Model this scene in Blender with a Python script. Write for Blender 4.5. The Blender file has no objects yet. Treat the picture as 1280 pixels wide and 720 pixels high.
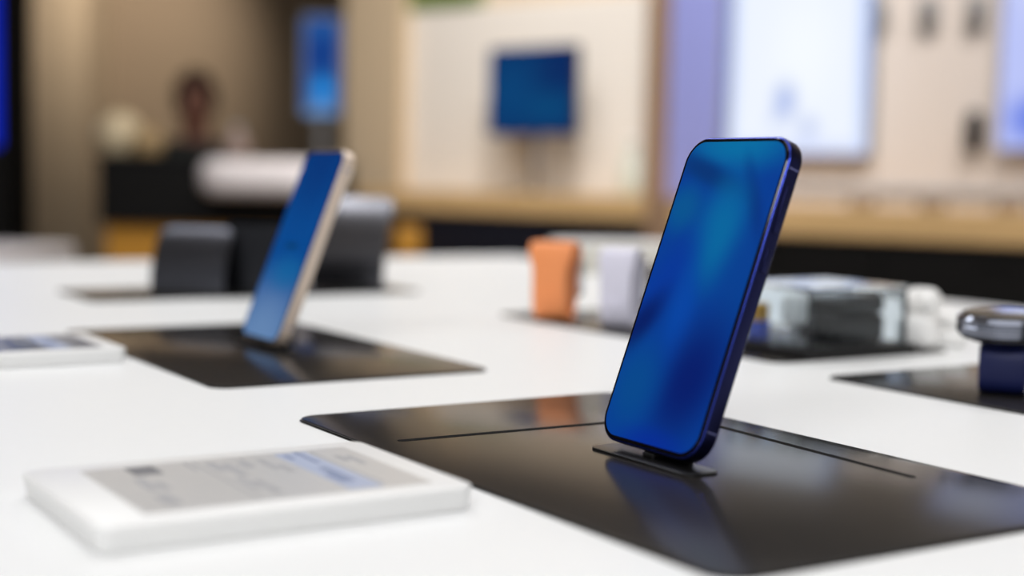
import bpy, bmesh, math, random
from mathutils import Vector, Matrix

random.seed(7)
SC = bpy.context.scene
COL = SC.collection
PI = math.pi

# ------------------------------------------------------------------ camera
FPX = 1787.4                       # focal length in pixels of the 1280 wide frame
CAM_P = Vector((0.0, 0.0, 0.12265))
FW = Vector((0.0, 0.99699, -0.07753))
RT = Vector((0.99980, 0.00154, 0.01975))
UP = Vector((-0.01981, 0.07751, 0.99679))
cam_d = bpy.data.cameras.new('camera')
cam = bpy.data.objects.new('camera', cam_d)
COL.objects.link(cam)
m3 = Matrix((RT, UP, -FW)).transposed()
cam.matrix_world = Matrix.Translation(CAM_P) @ m3.to_4x4()
cam_d.sensor_width = 36.0
cam_d.lens = 36.0 * FPX / 1280.0
cam_d.clip_start = 0.02
cam_d.clip_end = 60
cam_d.dof.use_dof = True
cam_d.dof.focus_distance = 0.672
cam_d.dof.aperture_fstop = 3.3
SC.camera = cam

# ------------------------------------------------------------------ view + world
SC.view_settings.view_transform = 'Standard'
SC.view_settings.look = 'None'
SC.view_settings.gamma = 1.0
SC.view_settings.use_curve_mapping = False
SC.view_settings.exposure = 0.0
wd = bpy.data.worlds.new('world')
SC.world = wd
wd.use_nodes = True
wd.node_tree.nodes['Background'].inputs[0].default_value = (0.985, 0.99, 1.0, 1)
wd.node_tree.nodes['Background'].inputs[1].default_value = 0.38


def area(name, loc, sx, sy, power, col=(0.985, 0.99, 1.0), rot=(0, 0, 0)):
    d = bpy.data.lights.new(name, 'AREA')
    d.shape = 'RECTANGLE'
    d.size, d.size_y = sx, sy
    d.energy = power
    d.color = col
    o = bpy.data.objects.new(name, d)
    o.location = loc
    o.rotation_euler = rot
    COL.objects.link(o)
    return o


def spot(name, loc, target, power, size_deg, blend=0.8, col=(1, 0.9, 0.75), rad=0.05):
    d = bpy.data.lights.new(name, 'SPOT')
    d.energy = power
    d.spot_size = math.radians(size_deg)
    d.spot_blend = blend
    d.color = col
    d.shadow_soft_size = rad
    o = bpy.data.objects.new(name, d)
    o.location = loc
    o.rotation_euler = (Vector(target) - Vector(loc)).to_track_quat('-Z', 'Y').to_euler()
    COL.objects.link(o)
    return o


FLOOR = -0.92
CEIL = 2.25
area('unseen_overhead_light', (0.0, 0.6, CEIL - 0.06), 2.0, 1.6, 18.5)
area('unseen_overhead_light', (0.6, 2.9, CEIL - 0.06), 2.4, 0.5, 37)
area('unseen_overhead_light', (-1.2, 2.4, CEIL - 0.06), 0.5, 1.6, 22)
area('unseen_overhead_light', (-0.6, -2.2, CEIL - 0.06), 2.4, 0.8, 104)  # unseen fill behind the camera, raised to brighten camera-facing sides
spot('unseen_wall_spot', (0.1, 3.4, 2.1), (0.25, 5.1, 0.55), 165, 80, 1.0, (1, 0.96, 0.91))
spot('unseen_wall_spot', (-0.7, 3.9, 2.1), (-0.62, 5.85, 0.35), 78, 75, 1.0, (1, 0.95, 0.88))  # extra spot added to brighten the tan panel
spot('unseen_wall_spot', (1.3, 2.6, 2.1), (1.75, 3.9, 0.35), 120, 85, 1.0, (1, 0.94, 0.87))
spot('unseen_wall_spot', (-1.75, 6.9, 2.1), (-2.25, 8.4, 0.75), 270, 54, 1.0, (1, 0.9, 0.78))

# ------------------------------------------------------------------ helpers
PHI = 0.56448                      # direction of the table's rows
TA = Vector((math.cos(PHI), math.sin(PHI), 0))
TB = Vector((math.sin(PHI), -math.cos(PHI), 0))
TL = Vector((-0.10898, 0.71391, 0))


def T(a, b, z=0.0):
    """a point on the display table: a across the rows, b along them"""
    return TL + TA * a + TB * b + Vector((0, 0, z))


def ray(px, py):
    return FW + RT * ((px - 640) / FPX) + UP * ((360 - py) / FPX)


def at(px, py, y):
    d = ray(px, py)
    return CAM_P + d * ((y - CAM_P.y) / d.y)


WO = Vector((1.5, 4.2, 0))         # the shop wall runs away to the left
WE = Vector((0.766, -0.643, 0))
WN = Vector((0.643, 0.766, 0))
WROT = math.atan2(-0.643, 0.766)


def wsz(px, py, off=0.0):
    """where a sight line meets the plane off metres in front of the shop wall"""
    d = ray(px, py)
    t = ((WO - WN * off) - CAM_P).dot(WN) / d.dot(WN)
    p = CAM_P + d * t
    return (p - WO).dot(WE), p.z


def W(s, off, z):
    return WO + WE * s - WN * off + Vector((0, 0, z))


def lin(c):
    return tuple((x / 255 / 12.92 if x / 255 <= 0.04045 else ((x / 255 + 0.055) / 1.055) ** 2.4) for x in c)


def mat(name, rgb, rough=0.5, metal=0.0, spec=0.5, noise=0.0, scale=20.0, bump=0.0, coat=0.0,
        emit=None, estr=1.0, stretch=None, alpha_trans=0.0, ior=1.45, coat_rough=0.05):
    """principled material; noise varies the colour and the roughness a little"""
    m = bpy.data.materials.new(name)
    m.use_nodes = True
    nt = m.node_tree
    b = nt.nodes['Principled BSDF']
    c = lin(rgb)
    b.inputs['Base Color'].default_value = (*c, 1)
    b.inputs['Roughness'].default_value = rough
    b.inputs['Metallic'].default_value = metal
    b.inputs['Specular IOR Level'].default_value = spec
    b.inputs['Coat Weight'].default_value = coat
    b.inputs['Coat Roughness'].default_value = coat_rough
    b.inputs['IOR'].default_value = ior
    b.inputs['Transmission Weight'].default_value = alpha_trans
    if emit:
        b.inputs['Emission Color'].default_value = (*lin(emit), 1)
        b.inputs['Emission Strength'].default_value = estr
    if noise or bump:
        tc = nt.nodes.new('ShaderNodeTexCoord')
        mp = nt.nodes.new('ShaderNodeMapping')
        if stretch:
            mp.inputs['Scale'].default_value = stretch
        nz = nt.nodes.new('ShaderNodeTexNoise')
        nz.inputs['Scale'].default_value = scale
        nz.inputs['Detail'].default_value = 4
        nt.links.new(tc.outputs['Object'], mp.inputs['Vector'])
        nt.links.new(mp.outputs['Vector'], nz.inputs['Vector'])
        if noise:
            mx = nt.nodes.new('ShaderNodeMix')
            mx.data_type = 'RGBA'
            nt.links.new(nz.outputs['Fac'], mx.inputs['Factor'])
            mx.inputs[6].default_value = (*[max(0, x * (1 - noise)) for x in c], 1)
            mx.inputs[7].default_value = (*[min(1, x * (1 + noise)) for x in c], 1)
            nt.links.new(mx.outputs[2], b.inputs['Base Color'])
        if bump:
            bp = nt.nodes.new('ShaderNodeBump')
            bp.inputs['Strength'].default_value = bump
            bp.inputs['Distance'].default_value = 0.002
            nt.links.new(nz.outputs['Fac'], bp.inputs['Height'])
            nt.links.new(bp.outputs['Normal'], b.inputs['Normal'])
    return m


def screen_mat(name, base, blobs, strength=1.0, axes=('X', 'Z'), rough=0.08, spec=0.04):
    """a lit display: a picture of soft colour patches over the screen's own 0..1 extent
    blob = (u, v, radius_u, radius_v, turn_degrees, colour, weight)"""
    m = bpy.data.materials.new(name)
    m.use_nodes = True
    nt = m.node_tree
    b = nt.nodes['Principled BSDF']
    b.inputs['Base Color'].default_value = (0.004, 0.004, 0.006, 1)
    b.inputs['Roughness'].default_value = rough
    b.inputs['Specular IOR Level'].default_value = spec
    tc = nt.nodes.new('ShaderNodeTexCoord')
    sp = nt.nodes.new('ShaderNodeSeparateXYZ')
    cb = nt.nodes.new('ShaderNodeCombineXYZ')
    nt.links.new(tc.outputs['Generated'], sp.inputs[0])
    nt.links.new(sp.outputs[axes[0]], cb.inputs['X'])
    nt.links.new(sp.outputs[axes[1]], cb.inputs['Y'])
    cur = None
    for (u, v, ru, rv, deg, col, w) in blobs:
        mp = nt.nodes.new('ShaderNodeMapping')
        mp.vector_type = 'TEXTURE'
        mp.inputs['Location'].default_value = (u, v, 0)
        mp.inputs['Rotation'].default_value = (0, 0, math.radians(deg))
        mp.inputs['Scale'].default_value = (ru, rv, 1)
        nt.links.new(cb.outputs[0], mp.inputs['Vector'])
        ln = nt.nodes.new('ShaderNodeVectorMath')
        ln.operation = 'LENGTH'
        nt.links.new(mp.outputs['Vector'], ln.inputs[0])
        mr = nt.nodes.new('ShaderNodeMapRange')
        mr.interpolation_type = 'SMOOTHERSTEP'
        mr.inputs['From Min'].default_value = 0.0
        mr.inputs['From Max'].default_value = 1.0
        mr.inputs['To Min'].default_value = w
        mr.inputs['To Max'].default_value = 0.0
        nt.links.new(ln.outputs['Value'], mr.inputs['Value'])
        mx = nt.nodes.new('ShaderNodeMix')
        mx.data_type = 'RGBA'
        nt.links.new(mr.outputs['Result'], mx.inputs['Factor'])
        if cur is None:
            mx.inputs[6].default_value = (*lin(base), 1)
        else:
            nt.links.new(cur, mx.inputs[6])
        mx.inputs[7].default_value = (*lin(col), 1)
        cur = mx.outputs[2]
    if cur is None:
        b.inputs['Emission Color'].default_value = (*lin(base), 1)
    else:
        nt.links.new(cur, b.inputs['Emission Color'])
    b.inputs['Emission Strength'].default_value = strength
    return m


def tag(o, label, cat, group=None, kind=None):
    if label:
        o['label'] = label
    if cat:
        o['category'] = cat
    if group:
        o['group'] = group
    if kind:
        o['kind'] = kind
    return o


def thing(name, label, cat, loc=(0, 0, 0), rot=(0, 0, 0), group=None):
    o = bpy.data.objects.new(name, None)
    o.empty_display_size = 0.02
    COL.objects.link(o)
    o.location = loc
    o.rotation_euler = rot
    return tag(o, label, cat, group)


def obj(name, bm, m, parent=None, smooth=True, loc=None, rot=None):
    bmesh.ops.recalc_face_normals(bm, faces=bm.faces)
    me = bpy.data.meshes.new(name)
    bm.to_mesh(me)
    bm.free()
    if isinstance(m, (list, tuple)):
        for k in m:
            me.materials.append(k)
    else:
        me.materials.append(m)
    if smooth:
        for p in me.polygons:
            p.use_smooth = True
        try:
            me.set_sharp_from_angle(angle=math.radians(35))
        except Exception:
            pass
    o = bpy.data.objects.new(name, me)
    COL.objects.link(o)
    if parent:
        o.parent = parent
    if loc is not None:
        o.location = loc
    if rot is not None:
        o.rotation_euler = rot
    return o


def copy_tree(o, parent=None):
    c = o.copy()
    COL.objects.link(c)
    c.parent = parent
    for ch in list(o.children):
        copy_tree(ch, c)
    return c


def ring_pts(w, h, r, n=8):
    r = max(1e-5, min(r, w / 2 - 1e-6, h / 2 - 1e-6))
    pts = []
    for cx, cy, a0 in ((w / 2 - r, h / 2 - r, 0), (-w / 2 + r, h / 2 - r, PI / 2),
                       (-w / 2 + r, -h / 2 + r, PI), (w / 2 - r, -h / 2 + r, 1.5 * PI)):
        for k in range(n + 1):
            a = a0 + PI / 2 * k / n
            pts.append((cx + r * math.cos(a), cy + r * math.sin(a)))
    return pts


def rr(w, h, r, prof, n=8, bm=None, M=None):
    """rounded rectangle in xy, skinned through prof = [(inset, z), ...], capped"""
    bm = bm or bmesh.new()
    M = M or Matrix.Identity(4)
    rings = []
    for ins, z in prof:
        rings.append([bm.verts.new(M @ Vector((x, y, z))) for x, y in
                      ring_pts(w - 2 * ins, h - 2 * ins, max(r - ins, 1e-4), n)])
    for A, B in zip(rings[:-1], rings[1:]):
        k = len(A)
        for i in range(k):
            bm.faces.new((A[i], A[(i + 1) % k], B[(i + 1) % k], B[i]))
    bm.faces.new(list(reversed(rings[0])))
    bm.faces.new(rings[-1])
    return bm


def slab(w, h, r, z0, z1, bev=0.0, n=8, bm=None, M=None):
    if bev <= 0:
        prof = [(0, z0), (0, z1)]
    else:
        c = [(bev * (1 - math.sin(t)), bev * (1 - math.cos(t))) for t in (0, PI / 6, PI / 3, PI / 2)]
        prof = [(i, z0 + d) for i, d in c] + [(i, z1 - d) for i, d in reversed(c)]
    return rr(w, h, r, prof, n, bm, M)


RX = Matrix.Rotation(PI / 2, 4, 'X')       # slab standing up: x stays, y -> z, z -> -y


def box(x0, x1, y0, y1, z0, z1, bev=0.0, bm=None, M=None):
    own = bmesh.new()
    bmesh.ops.create_cube(own, size=1)
    for v in own.verts:
        v.co = Vector(((x0 + x1) / 2 + v.co.x * (x1 - x0), (y0 + y1) / 2 + v.co.y * (y1 - y0),
                       (z0 + z1) / 2 + v.co.z * (z1 - z0)))
    if bev:
        bmesh.ops.bevel(own, geom=list(own.edges), offset=bev, segments=3, affect='EDGES', profile=0.5)
    if M:
        bmesh.ops.transform(own, matrix=M, verts=own.verts)
    if bm is None:
        return own
    me = bpy.data.meshes.new('t')
    own.to_mesh(me)
    own.free()
    bm.from_mesh(me)
    bpy.data.meshes.remove(me)
    return bm


def lathe(prof, seg=40, bm=None, M=None):
    bm = bm or bmesh.new()
    M = M or Matrix.Identity(4)
    rings = []
    for r, z in prof:
        if r < 1e-6:
            rings.append([bm.verts.new(M @ Vector((0, 0, z)))])
        else:
            rings.append([bm.verts.new(M @ Vector((r * math.cos(2 * PI * k / seg), r * math.sin(2 * PI * k / seg), z)))
                          for k in range(seg)])
    for A, B in zip(rings[:-1], rings[1:]):
        for i in range(seg):
            j = (i + 1) % seg
            if len(A) == 1 and len(B) == 1:
                continue
            if len(A) == 1:
                bm.faces.new((A[0], B[i], B[j]))
            elif len(B) == 1:
                bm.faces.new((A[i], A[j], B[0]))
            else:
                bm.faces.new((A[i], A[j], B[j], B[i]))
    if len(rings[0]) > 1:
        bm.faces.new(list(reversed(rings[0])))
    if len(rings[-1]) > 1:
        bm.faces.new(rings[-1])
    return bm


def ribbon(path, widths, thick, closed=False, bm=None):
    """a strap: path = [(y, z)], width along x, thickness along the path's normal, rounded edges"""
    bm = bm or bmesh.new()
    n = len(path)
    rings = []
    for i, (y, z) in enumerate(path):
        if closed:
            p, q = path[i - 1], path[(i + 1) % n]
        else:
            p, q = path[max(i - 1, 0)], path[min(i + 1, n - 1)]
        t = Vector((q[0] - p[0], q[1] - p[1])).normalized()
        nn = Vector((-t.y, t.x))
        w = widths(i / (n - 1)) if callable(widths) else widths
        r = []
        for sx, st in ((-.5, -.25), (-.42, -.5), (.42, -.5), (.5, -.25), (.5, .25), (.42, .5), (-.42, .5), (-.5, .25)):
            r.append(bm.verts.new((sx * w, y + nn.x * st * thick, z + nn.y * st * thick)))
        rings.append(r)
    pairs = list(zip(rings[:-1], rings[1:]))
    if closed:
        pairs.append((rings[-1], rings[0]))
    for A, B in pairs:
        for i in range(8):
            j = (i + 1) % 8
            bm.faces.new((A[i], A[j], B[j], B[i]))
    if not closed:
        bm.faces.new(list(reversed(rings[0])))
        bm.faces.new(rings[-1])
    return bm


# ------------------------------------------------------------------ materials
M_TABLE = mat('table_white', (242, 243, 243), 0.42, spec=0.35, noise=0.01, scale=300)
M_TABLE_SIDE = mat('table_side', (225, 224, 222), 0.5)
M_PAD = mat('pad_black_gloss', (44, 42, 41), 0.16, spec=0.2, noise=0.1, scale=90, coat=0.0)
M_PADEDGE = mat('pad_edge', (60, 58, 56), 0.25, metal=0.6)
M_SLOT = mat('slot_black', (6, 6, 6), 0.8, spec=0.1)
M_BLUEFRAME = mat('blue_anodised_frame', (30, 33, 72), 0.3, metal=0.85, noise=0.05, scale=400)
M_BLUEGLINT = mat('blue_edge_glint', (46, 62, 158), 0.25, metal=0.85, noise=0.03, scale=300)  # lighter blue puts the edge highlight into the colour
M_BEZEL = mat('bezel_black_glass', (5, 5, 9), 0.08, spec=0.5)
M_BLUEGLASS = mat('blue_back_glass', (24, 34, 92), 0.15, spec=0.6, noise=0.03, scale=50)
M_LINE = mat('antenna_line', (88, 92, 140), 0.5)
M_PORT = mat('port_dark', (10, 10, 12), 0.4)
M_STEEL = mat('polished_steel', (205, 206, 210), 0.12, metal=1.0, noise=0.02, scale=60)
M_DARKMETAL = mat('dark_polished_metal', (120, 124, 136), 0.12, metal=1.0, noise=0.03, scale=60)
M_GUN = mat('gunmetal_plate', (34, 34, 35), 0.3, metal=0.6, noise=0.05, scale=120)
M_CREAM = mat('cream_frame', (226, 208, 192), 0.3, metal=0.45, noise=0.03, scale=200)
M_TAG = mat('tag_white_plastic', (240, 240, 239), 0.38, spec=0.4, noise=0.008, scale=200)
M_INK1 = mat('ink_dark', (120, 120, 124), 0.5)
M_INK2 = mat('ink_mid', (168, 168, 171), 0.5)
M_BLUEREFL = mat('blue_reflection_tint', (176, 186, 210), 0.4)
M_PAPER = mat('eink_panel', (204, 203, 202), 0.28, spec=0.4, noise=0.03, scale=60)
M_PAPER2 = mat('grey_eink_panel', (112, 120, 134), 0.28, spec=0.4, noise=0.03, scale=60)
M_ORANGE = mat('orange_strap', (255, 158, 98), 0.55, noise=0.05, scale=80)
M_LILAC = mat('lilac_strap', (226, 224, 240), 0.55, noise=0.05, scale=80)
M_NAVY = mat('navy_strap', (12, 24, 78), 0.55, noise=0.08, scale=90)
M_BLACKPL = mat('black_plastic', (16, 16, 18), 0.35, noise=0.08, scale=60)
M_BLACKGL = mat('black_glass', (8, 8, 10), 0.2, spec=0.6)
M_WHITEPL = mat('white_plastic', (250, 249, 247), 0.35, noise=0.01, scale=60)
M_GREYPL = mat('grey_plastic', (150, 152, 156), 0.4, noise=0.05, scale=60)
M_ACRYL = mat('clear_acrylic', (235, 242, 246), 0.02, alpha_trans=1.0, ior=1.3, spec=0.5)
M_WOOD = mat('oak_veneer', (203, 168, 118), 0.45, noise=0.18, scale=9, stretch=(1.2, 12, 12))
M_POST = mat('oak_post', (146, 118, 94), 0.5, noise=0.12, scale=9, stretch=(10, 10, 1))
M_AMBER = mat('amber_wood', (206, 146, 52), 0.45, noise=0.15, scale=8, stretch=(1.2, 8, 8))
M_CABINET = mat('cabinet_black', (13, 12, 12), 0.6, spec=0.25, noise=0.1, scale=20)
M_NAVYCAB = mat('cabinet_navy', (15, 18, 30), 0.5, noise=0.1, scale=20)
M_PANEL = mat('white_panel', (233, 226, 218), 0.55, noise=0.015, scale=8)
M_PEG = mat('pegboard_beige', (216, 205, 197), 0.55, noise=0.02, scale=10)
M_TAUPE = mat('taupe_wall', (122, 106, 87), 0.8, noise=0.05, scale=3)
M_TAUPEPOST = mat('taupe_post', (166, 148, 124), 0.7, noise=0.05, scale=6)
M_WALL = mat('shop_wall', (216, 196, 170), 0.7, noise=0.03, scale=4)
M_CEIL = mat('ceiling_white', (215, 210, 203), 0.8, noise=0.02, scale=4)
M_FLOOR = mat('floor_grey', (120, 112, 104), 0.4, noise=0.08, scale=3)
M_SKIN = mat('skin', (112, 74, 60), 0.55, noise=0.06, scale=30)
M_HAIR = mat('hair_brown', (48, 30, 24), 0.6, noise=0.2, scale=60, stretch=(1, 1, 0.2))
M_SHIRT = mat('shirt_black', (20, 24, 22), 0.8, noise=0.1, scale=40)
M_TROUSER = mat('trouser_dark', (28, 28, 34), 0.8, noise=0.1, scale=40)
M_CERAM = mat('cream_ceramic', (216, 198, 164), 0.4, noise=0.05, scale=20)
M_TAN = mat('tan_ceramic', (164, 138, 98), 0.45, noise=0.05, scale=20)
M_PINK = mat('pink_grey_glass', (150, 130, 122), 0.3, noise=0.05, scale=20)
M_GREEN = mat('moss_green', (110, 128, 70), 0.5, noise=0.05, scale=20)

M_FASCIA = mat('taupe_fascia', (116, 106, 92), 0.6, noise=0.04, scale=5)
M_LAV = mat('lavender_panel', (140, 146, 206), 0.5, noise=0.02, scale=8)

# ------------------------------------------------------------------ the room
def struct(name, bm, m, parent=None, loc=None, rot=None):
    o = obj(name, bm, m, parent, smooth=False, loc=loc, rot=rot)
    o['kind'] = 'structure'
    return o


struct('floor', box(-5.2, 5.2, -3.2, 8.8, FLOOR - 0.1, FLOOR), M_FLOOR)
struct('ceiling', box(-5.2, 5.2, -3.2, 8.8, CEIL, CEIL + 0.1), M_CEIL)
# far taupe wall and left wall
struct('wall_far', box(-5.0, 3.0, 8.4, 8.55, FLOOR, CEIL), M_TAUPE)
struct('wall_left', box(-5.1, -5.0, -3.0, 8.4, FLOOR, CEIL), M_TAUPE)
# the long shop wall, from the tan post rightwards
sL = wsz(430, 150)[0]
struct('wall_right', box(sL, 5.5, 0.0, 0.15, FLOOR, CEIL), M_WALL, loc=WO, rot=(0, 0, WROT))
# tan return at its left end and the post between the two bays
s0, s1 = wsz(431, 150, 0.10)[0], wsz(500, 150, 0.10)[0]
struct('trim_1', box(s0, s1, -0.10, 0.0, FLOOR, CEIL), mat('tan_panel', (208, 186, 156), 0.55, noise=0.06, scale=6, stretch=(8, 8, 1)), loc=WO, rot=(0, 0, WROT))
s0, s1 = wsz(808, 150, 0.08)[0], wsz(830, 150, 0.08)[0]
u0, u1, uz = wsz(807, 250, 0.40)[0], wsz(839, 250, 0.40)[0], wsz(820, 246, 0.40)[1]
struct('trim_2', box(u0, u1, -0.40, 0.0, FLOOR, uz, 0, box(s0, s1, -0.08, 0.0, FLOOR, CEIL)), M_POST, loc=WO, rot=(0, 0, WROT))
# taupe pilaster and a dark pilaster on the far left
p0, p1 = at(28, 200, 7.9), at(108, 200, 7.9)
struct('trim_3', box(p0.x, p1.x, 7.9, 8.4, FLOOR, CEIL), M_TAUPEPOST)
p0, p1 = at(4, 200, 5.6), at(24, 200, 5.6)
struct('trim_4', box(p0.x, p1.x, 5.55, 5.75, FLOOR, CEIL), M_CABINET)

# ------------------------------------------------------------------ the white display table
tab = thing('display_table', 'large white display table with black inlaid product mats', 'table', T(0.16, 0.2, FLOOR), (0, 0, PHI))
A0, A1, B0, B1 = -0.95, 0.93, -1.26, 0.95
TZ = -0.0015
ta, tb = (A0 + A1) / 2 - 0.16, -((B0 + B1) / 2 - 0.2)
obj('table_top', slab(A1 - A0, B1 - B0, 0.02, -FLOOR + TZ - 0.06, -FLOOR + TZ, 0.003), M_TABLE, tab, loc=(ta, tb, 0))
obj('body', slab(A1 - A0 - 0.16, B1 - B0 - 0.16, 0.02, 0.08, -FLOOR + TZ - 0.06), M_TABLE_SIDE, tab, loc=(ta, tb, 0))
obj('plinth', slab(A1 - A0 - 0.3, B1 - B0 - 0.3, 0.02, 0.0, 0.08), M_CABINET, tab, loc=(ta, tb, 0))


def strip(name, p, q, w, m, parent, z0, z1):
    """a thin bar between two local points"""
    p, q = Vector(p), Vector(q)
    d = q - p
    ang = math.atan2(d.y, d.x)
    return obj(name, slab(d.length, w, w * 0.45, z0, z1, 0, 4), m, parent, loc=((p + q) / 2).to_3d(), rot=(0, 0, ang))


def pad(a0, a1, b0, b1, label, slots=True, r=0.012):
    t = thing('product_mat', label, 'mat', T((a0 + a1) / 2, (b0 + b1) / 2, TZ), (0, 0, PHI), 'glossy black product mats on the table')
    w, h = a1 - a0, b1 - b0
    obj('mat_top', slab(w, h, r, 0.0004, -TZ, 0.0004), M_PAD, t)
    obj('rim', slab(w + 0.0012, h + 0.0012, r, 0.0, 0.0004), M_PADEDGE, t)
    if slots:
        ca, cb = (a0 + a1) / 2, (b0 + b1) / 2
        sl = lambda a, b: (a - ca, -(b - cb))
        strip('slot', sl(a0 + 0.016, b0 + 0.0825), sl(a0 + 0.172, b0 + 0.0855), 0.0052, M_SLOT, t, -TZ - 0.0002, -TZ + 0.00006)
        strip('slot', sl(a0 + 0.1795, b0 + 0.10), sl(a0 + 0.1715, b0 + 0.252), 0.0040, M_SLOT, t, -TZ - 0.0002, -TZ + 0.00006)
    return t


pad(0.0, 0.2, 0.0, 0.332, 'black glossy mat under the blue phone in the middle of the picture')
pad(0.0, 0.185, -0.43, -0.11, 'black glossy mat under the cream framed phone', slots=False)
pad(0.09, 0.44, -0.80, -0.668, 'black mat under the two dark folding devices at the back', slots=False)
pad(0.385, 0.56, -0.43, -0.062, 'black mat under the orange watch strap and the clear box', slots=False)
pad(0.362, 0.56, 0.004, 0.34, 'black glossy mat under the navy strapped watch', slots=False)

# ------------------------------------------------------------------ the phones
HERO = [(0.5, 1.0, 0.9, 0.16, 0, (0, 118, 172), 0.9),
        (0.25, 0.895, 0.80, 0.075, -8, (0, 54, 122), 1.0),
        (0.84, 0.79, 0.40, 0.085, -35, (0, 46, 128), 0.95),
        (0.58, 0.70, 0.42, 0.30, 0, (0, 108, 166), 0.95),
        (0.12, 0.77, 0.34, 0.14, 0, (0, 92, 150), 0.8),
        (0.17, 0.52, 0.50, 0.20, 25, (0, 56, 158), 0.9),
        (0.06, 0.37, 0.36, 0.14, 25, (0, 30, 104), 1.0),
        (0.92, 0.56, 0.36, 0.30, 0, (0, 66, 150), 0.8),
        (0.46, 0.40, 0.22, 0.34, 28, (0, 72, 172), 0.85),
        (0.74, 0.22, 0.58, 0.34, 10, (0, 22, 104), 0.9),
        (0.20, 0.17, 0.44, 0.24, 0, (0, 76, 146), 0.9),
        (0.55, 0.0, 0.60, 0.09, 0, (0, 44, 156), 0.8)]
M_SCR1 = screen_mat('hero_screen', (0, 62, 152), HERO, 0.9)
M_SCR2 = screen_mat('second_screen', (0, 70, 140),
                    [(0.5, 1.0, 1.3, 0.55, 0, (0, 52, 118), 1.0), (0.5, 0.0, 1.6, 0.50, 0, (98, 132, 176), 1.0),
                     (0.62, 0.34, 0.8, 0.16, 0, (0, 98, 156), 0.7), (0.5, 0.49, 0.30, 0.025, 0, (0, 50, 84), 0.9)], 1.0)


def phone(label, loc, phi, tilt, frame_m, edge_m, back_m, scr_m, W_=0.0715, H_=0.147, D_=0.0078, R_=0.0125):
    t = thing('smartphone', label, 'phone', loc, (-tilt, 0, phi - PI / 2), 'phones leaning on the table mats')
    S = Matrix.Translation((0, 0, H_ / 2)) @ RX            # slab z (thickness) -> -y ; front face at y=0
    fr = obj('frame', slab(W_, H_, R_, -D_, 0.0, 0.0011, 12, M=S), [frame_m, edge_m], t)
    for p_ in fr.data.polygons:                      # polished chamfer round the glass; the blue phone's has its highlight painted in
        if p_.center.y < 0.0004 and len(p_.vertices) == 4:
            p_.material_index = 1
    obj('front_glass', rr(W_ - 0.0018, H_ - 0.0018, R_ - 0.0009, [(0, -0.0004), (0, 0.0001), (0.0003, 0.00035)], 12, M=S), M_BEZEL, t)
    scr = obj('screen', rr(W_ - 0.0050, H_ - 0.0050, R_ - 0.0025, [(0, 0.0002), (0, 0.00045)], 12, M=S), scr_m, t)
    obj('back_glass', rr(W_ - 0.003, H_ - 0.003, R_ - 0.0015, [(0.0004, -D_ - 0.0004), (0, -D_), (0, -D_ + 0.0006)], 12, M=S), back_m, t)
    cb = obj('camera_bump', slab(0.033, 0.035, 0.008, -D_ - 0.0022, -D_ + 0.0002, 0.0004, 8,
                                 M=Matrix.Translation((W_ / 2 - 0.021, 0, H_ - 0.022)) @ RX), back_m, t)
    for dx, dz in ((-0.007, 0.007), (0.007, -0.007)):
        obj('lens', lathe([(0.0066, 0.0), (0.0066, 0.0012), (0.005, 0.0014), (0, 0.0014)], 24,
                          M=Matrix.Translation((W_ / 2 - 0.021 + dx, D_ + 0.0020, H_ - 0.022 + dz)) @ Matrix.Rotation(-PI / 2, 4, 'X')), M_BEZEL, cb)
    yc = D_ / 2
    for nm, z0, z1 in (('volume_button', 0.104, 0.125), ('power_button', 0.086, 0.0965)):
        obj(nm, box(W_ / 2 - 0.0004, W_ / 2 + 0.0008, yc - 0.0014, yc + 0.0014, z0, z1, 0.0003), frame_m, t)
    for z in (0.014, H_ - 0.0145):
        for sx in (-1, 1):
            obj('antenna_line', box(sx * (W_ / 2) - 0.00022, sx * (W_ / 2) + 0.00006, 0.0012, D_ - 0.0012, z, z + 0.0008), M_LINE, t)
    obj('charging_port', slab(0.0092, 0.0030, 0.0015, -0.00012, 0.0006, M=Matrix.Translation((0, yc, 0))), M_PORT, t)
    return t


def holder(label, a, b, z0, group, w=0.073, dep=0.0185):
    """thin dark plate with the plug the phone stands on"""
    h = thing('phone_holder', label, 'holder', T(a, b, 0.0), (0, 0, PHI - PI / 2), group)
    obj('base_plate', slab(w, dep, 0.006, 0.0, 0.0011, 0.0004), M_GUN, h, loc=(0, dep / 2 - 0.0085, 0))
    obj('clip', slab(0.0075, 0.0022, 0.0009, 0.0011, z0 - 0.0012, 0.0002), M_GUN, h, loc=(0.0, -0.0010, 0))
    obj('backrest_bar', box(-0.016, 0.016, 0.0, 0.0025, 0.0009, 0.046, 0.0006,
                            M=Matrix.Translation((0, 0.0078, 0)) @ Matrix.Rotation(-0.345, 4, 'X')), M_BLACKPL, h)
    return h


Z0 = 0.0046
phone('blue framed phone with glowing blue screen standing on the nearest black mat',
      T(0.0918, 0.1693, Z0), PHI - 0.015, 0.3505, M_BLUEFRAME, M_BLUEGLINT, M_BLUEGLASS, M_SCR1)
holder('thin dark plate under the blue framed phone', 0.0935, 0.1725, Z0, 'metal plates carrying the phones')
phone('cream framed phone leaning on the mat behind, screen fading to pale blue',
      T(0.094, -0.278, Z0), PHI - 0.02, 0.37, M_CREAM, M_CREAM, M_WHITEPL, M_SCR2, 0.0705, 0.1445, 0.0086, 0.011)
holder('thin plate under the cream framed phone', 0.0985, -0.276, Z0, 'metal plates carrying the phones')

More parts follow.
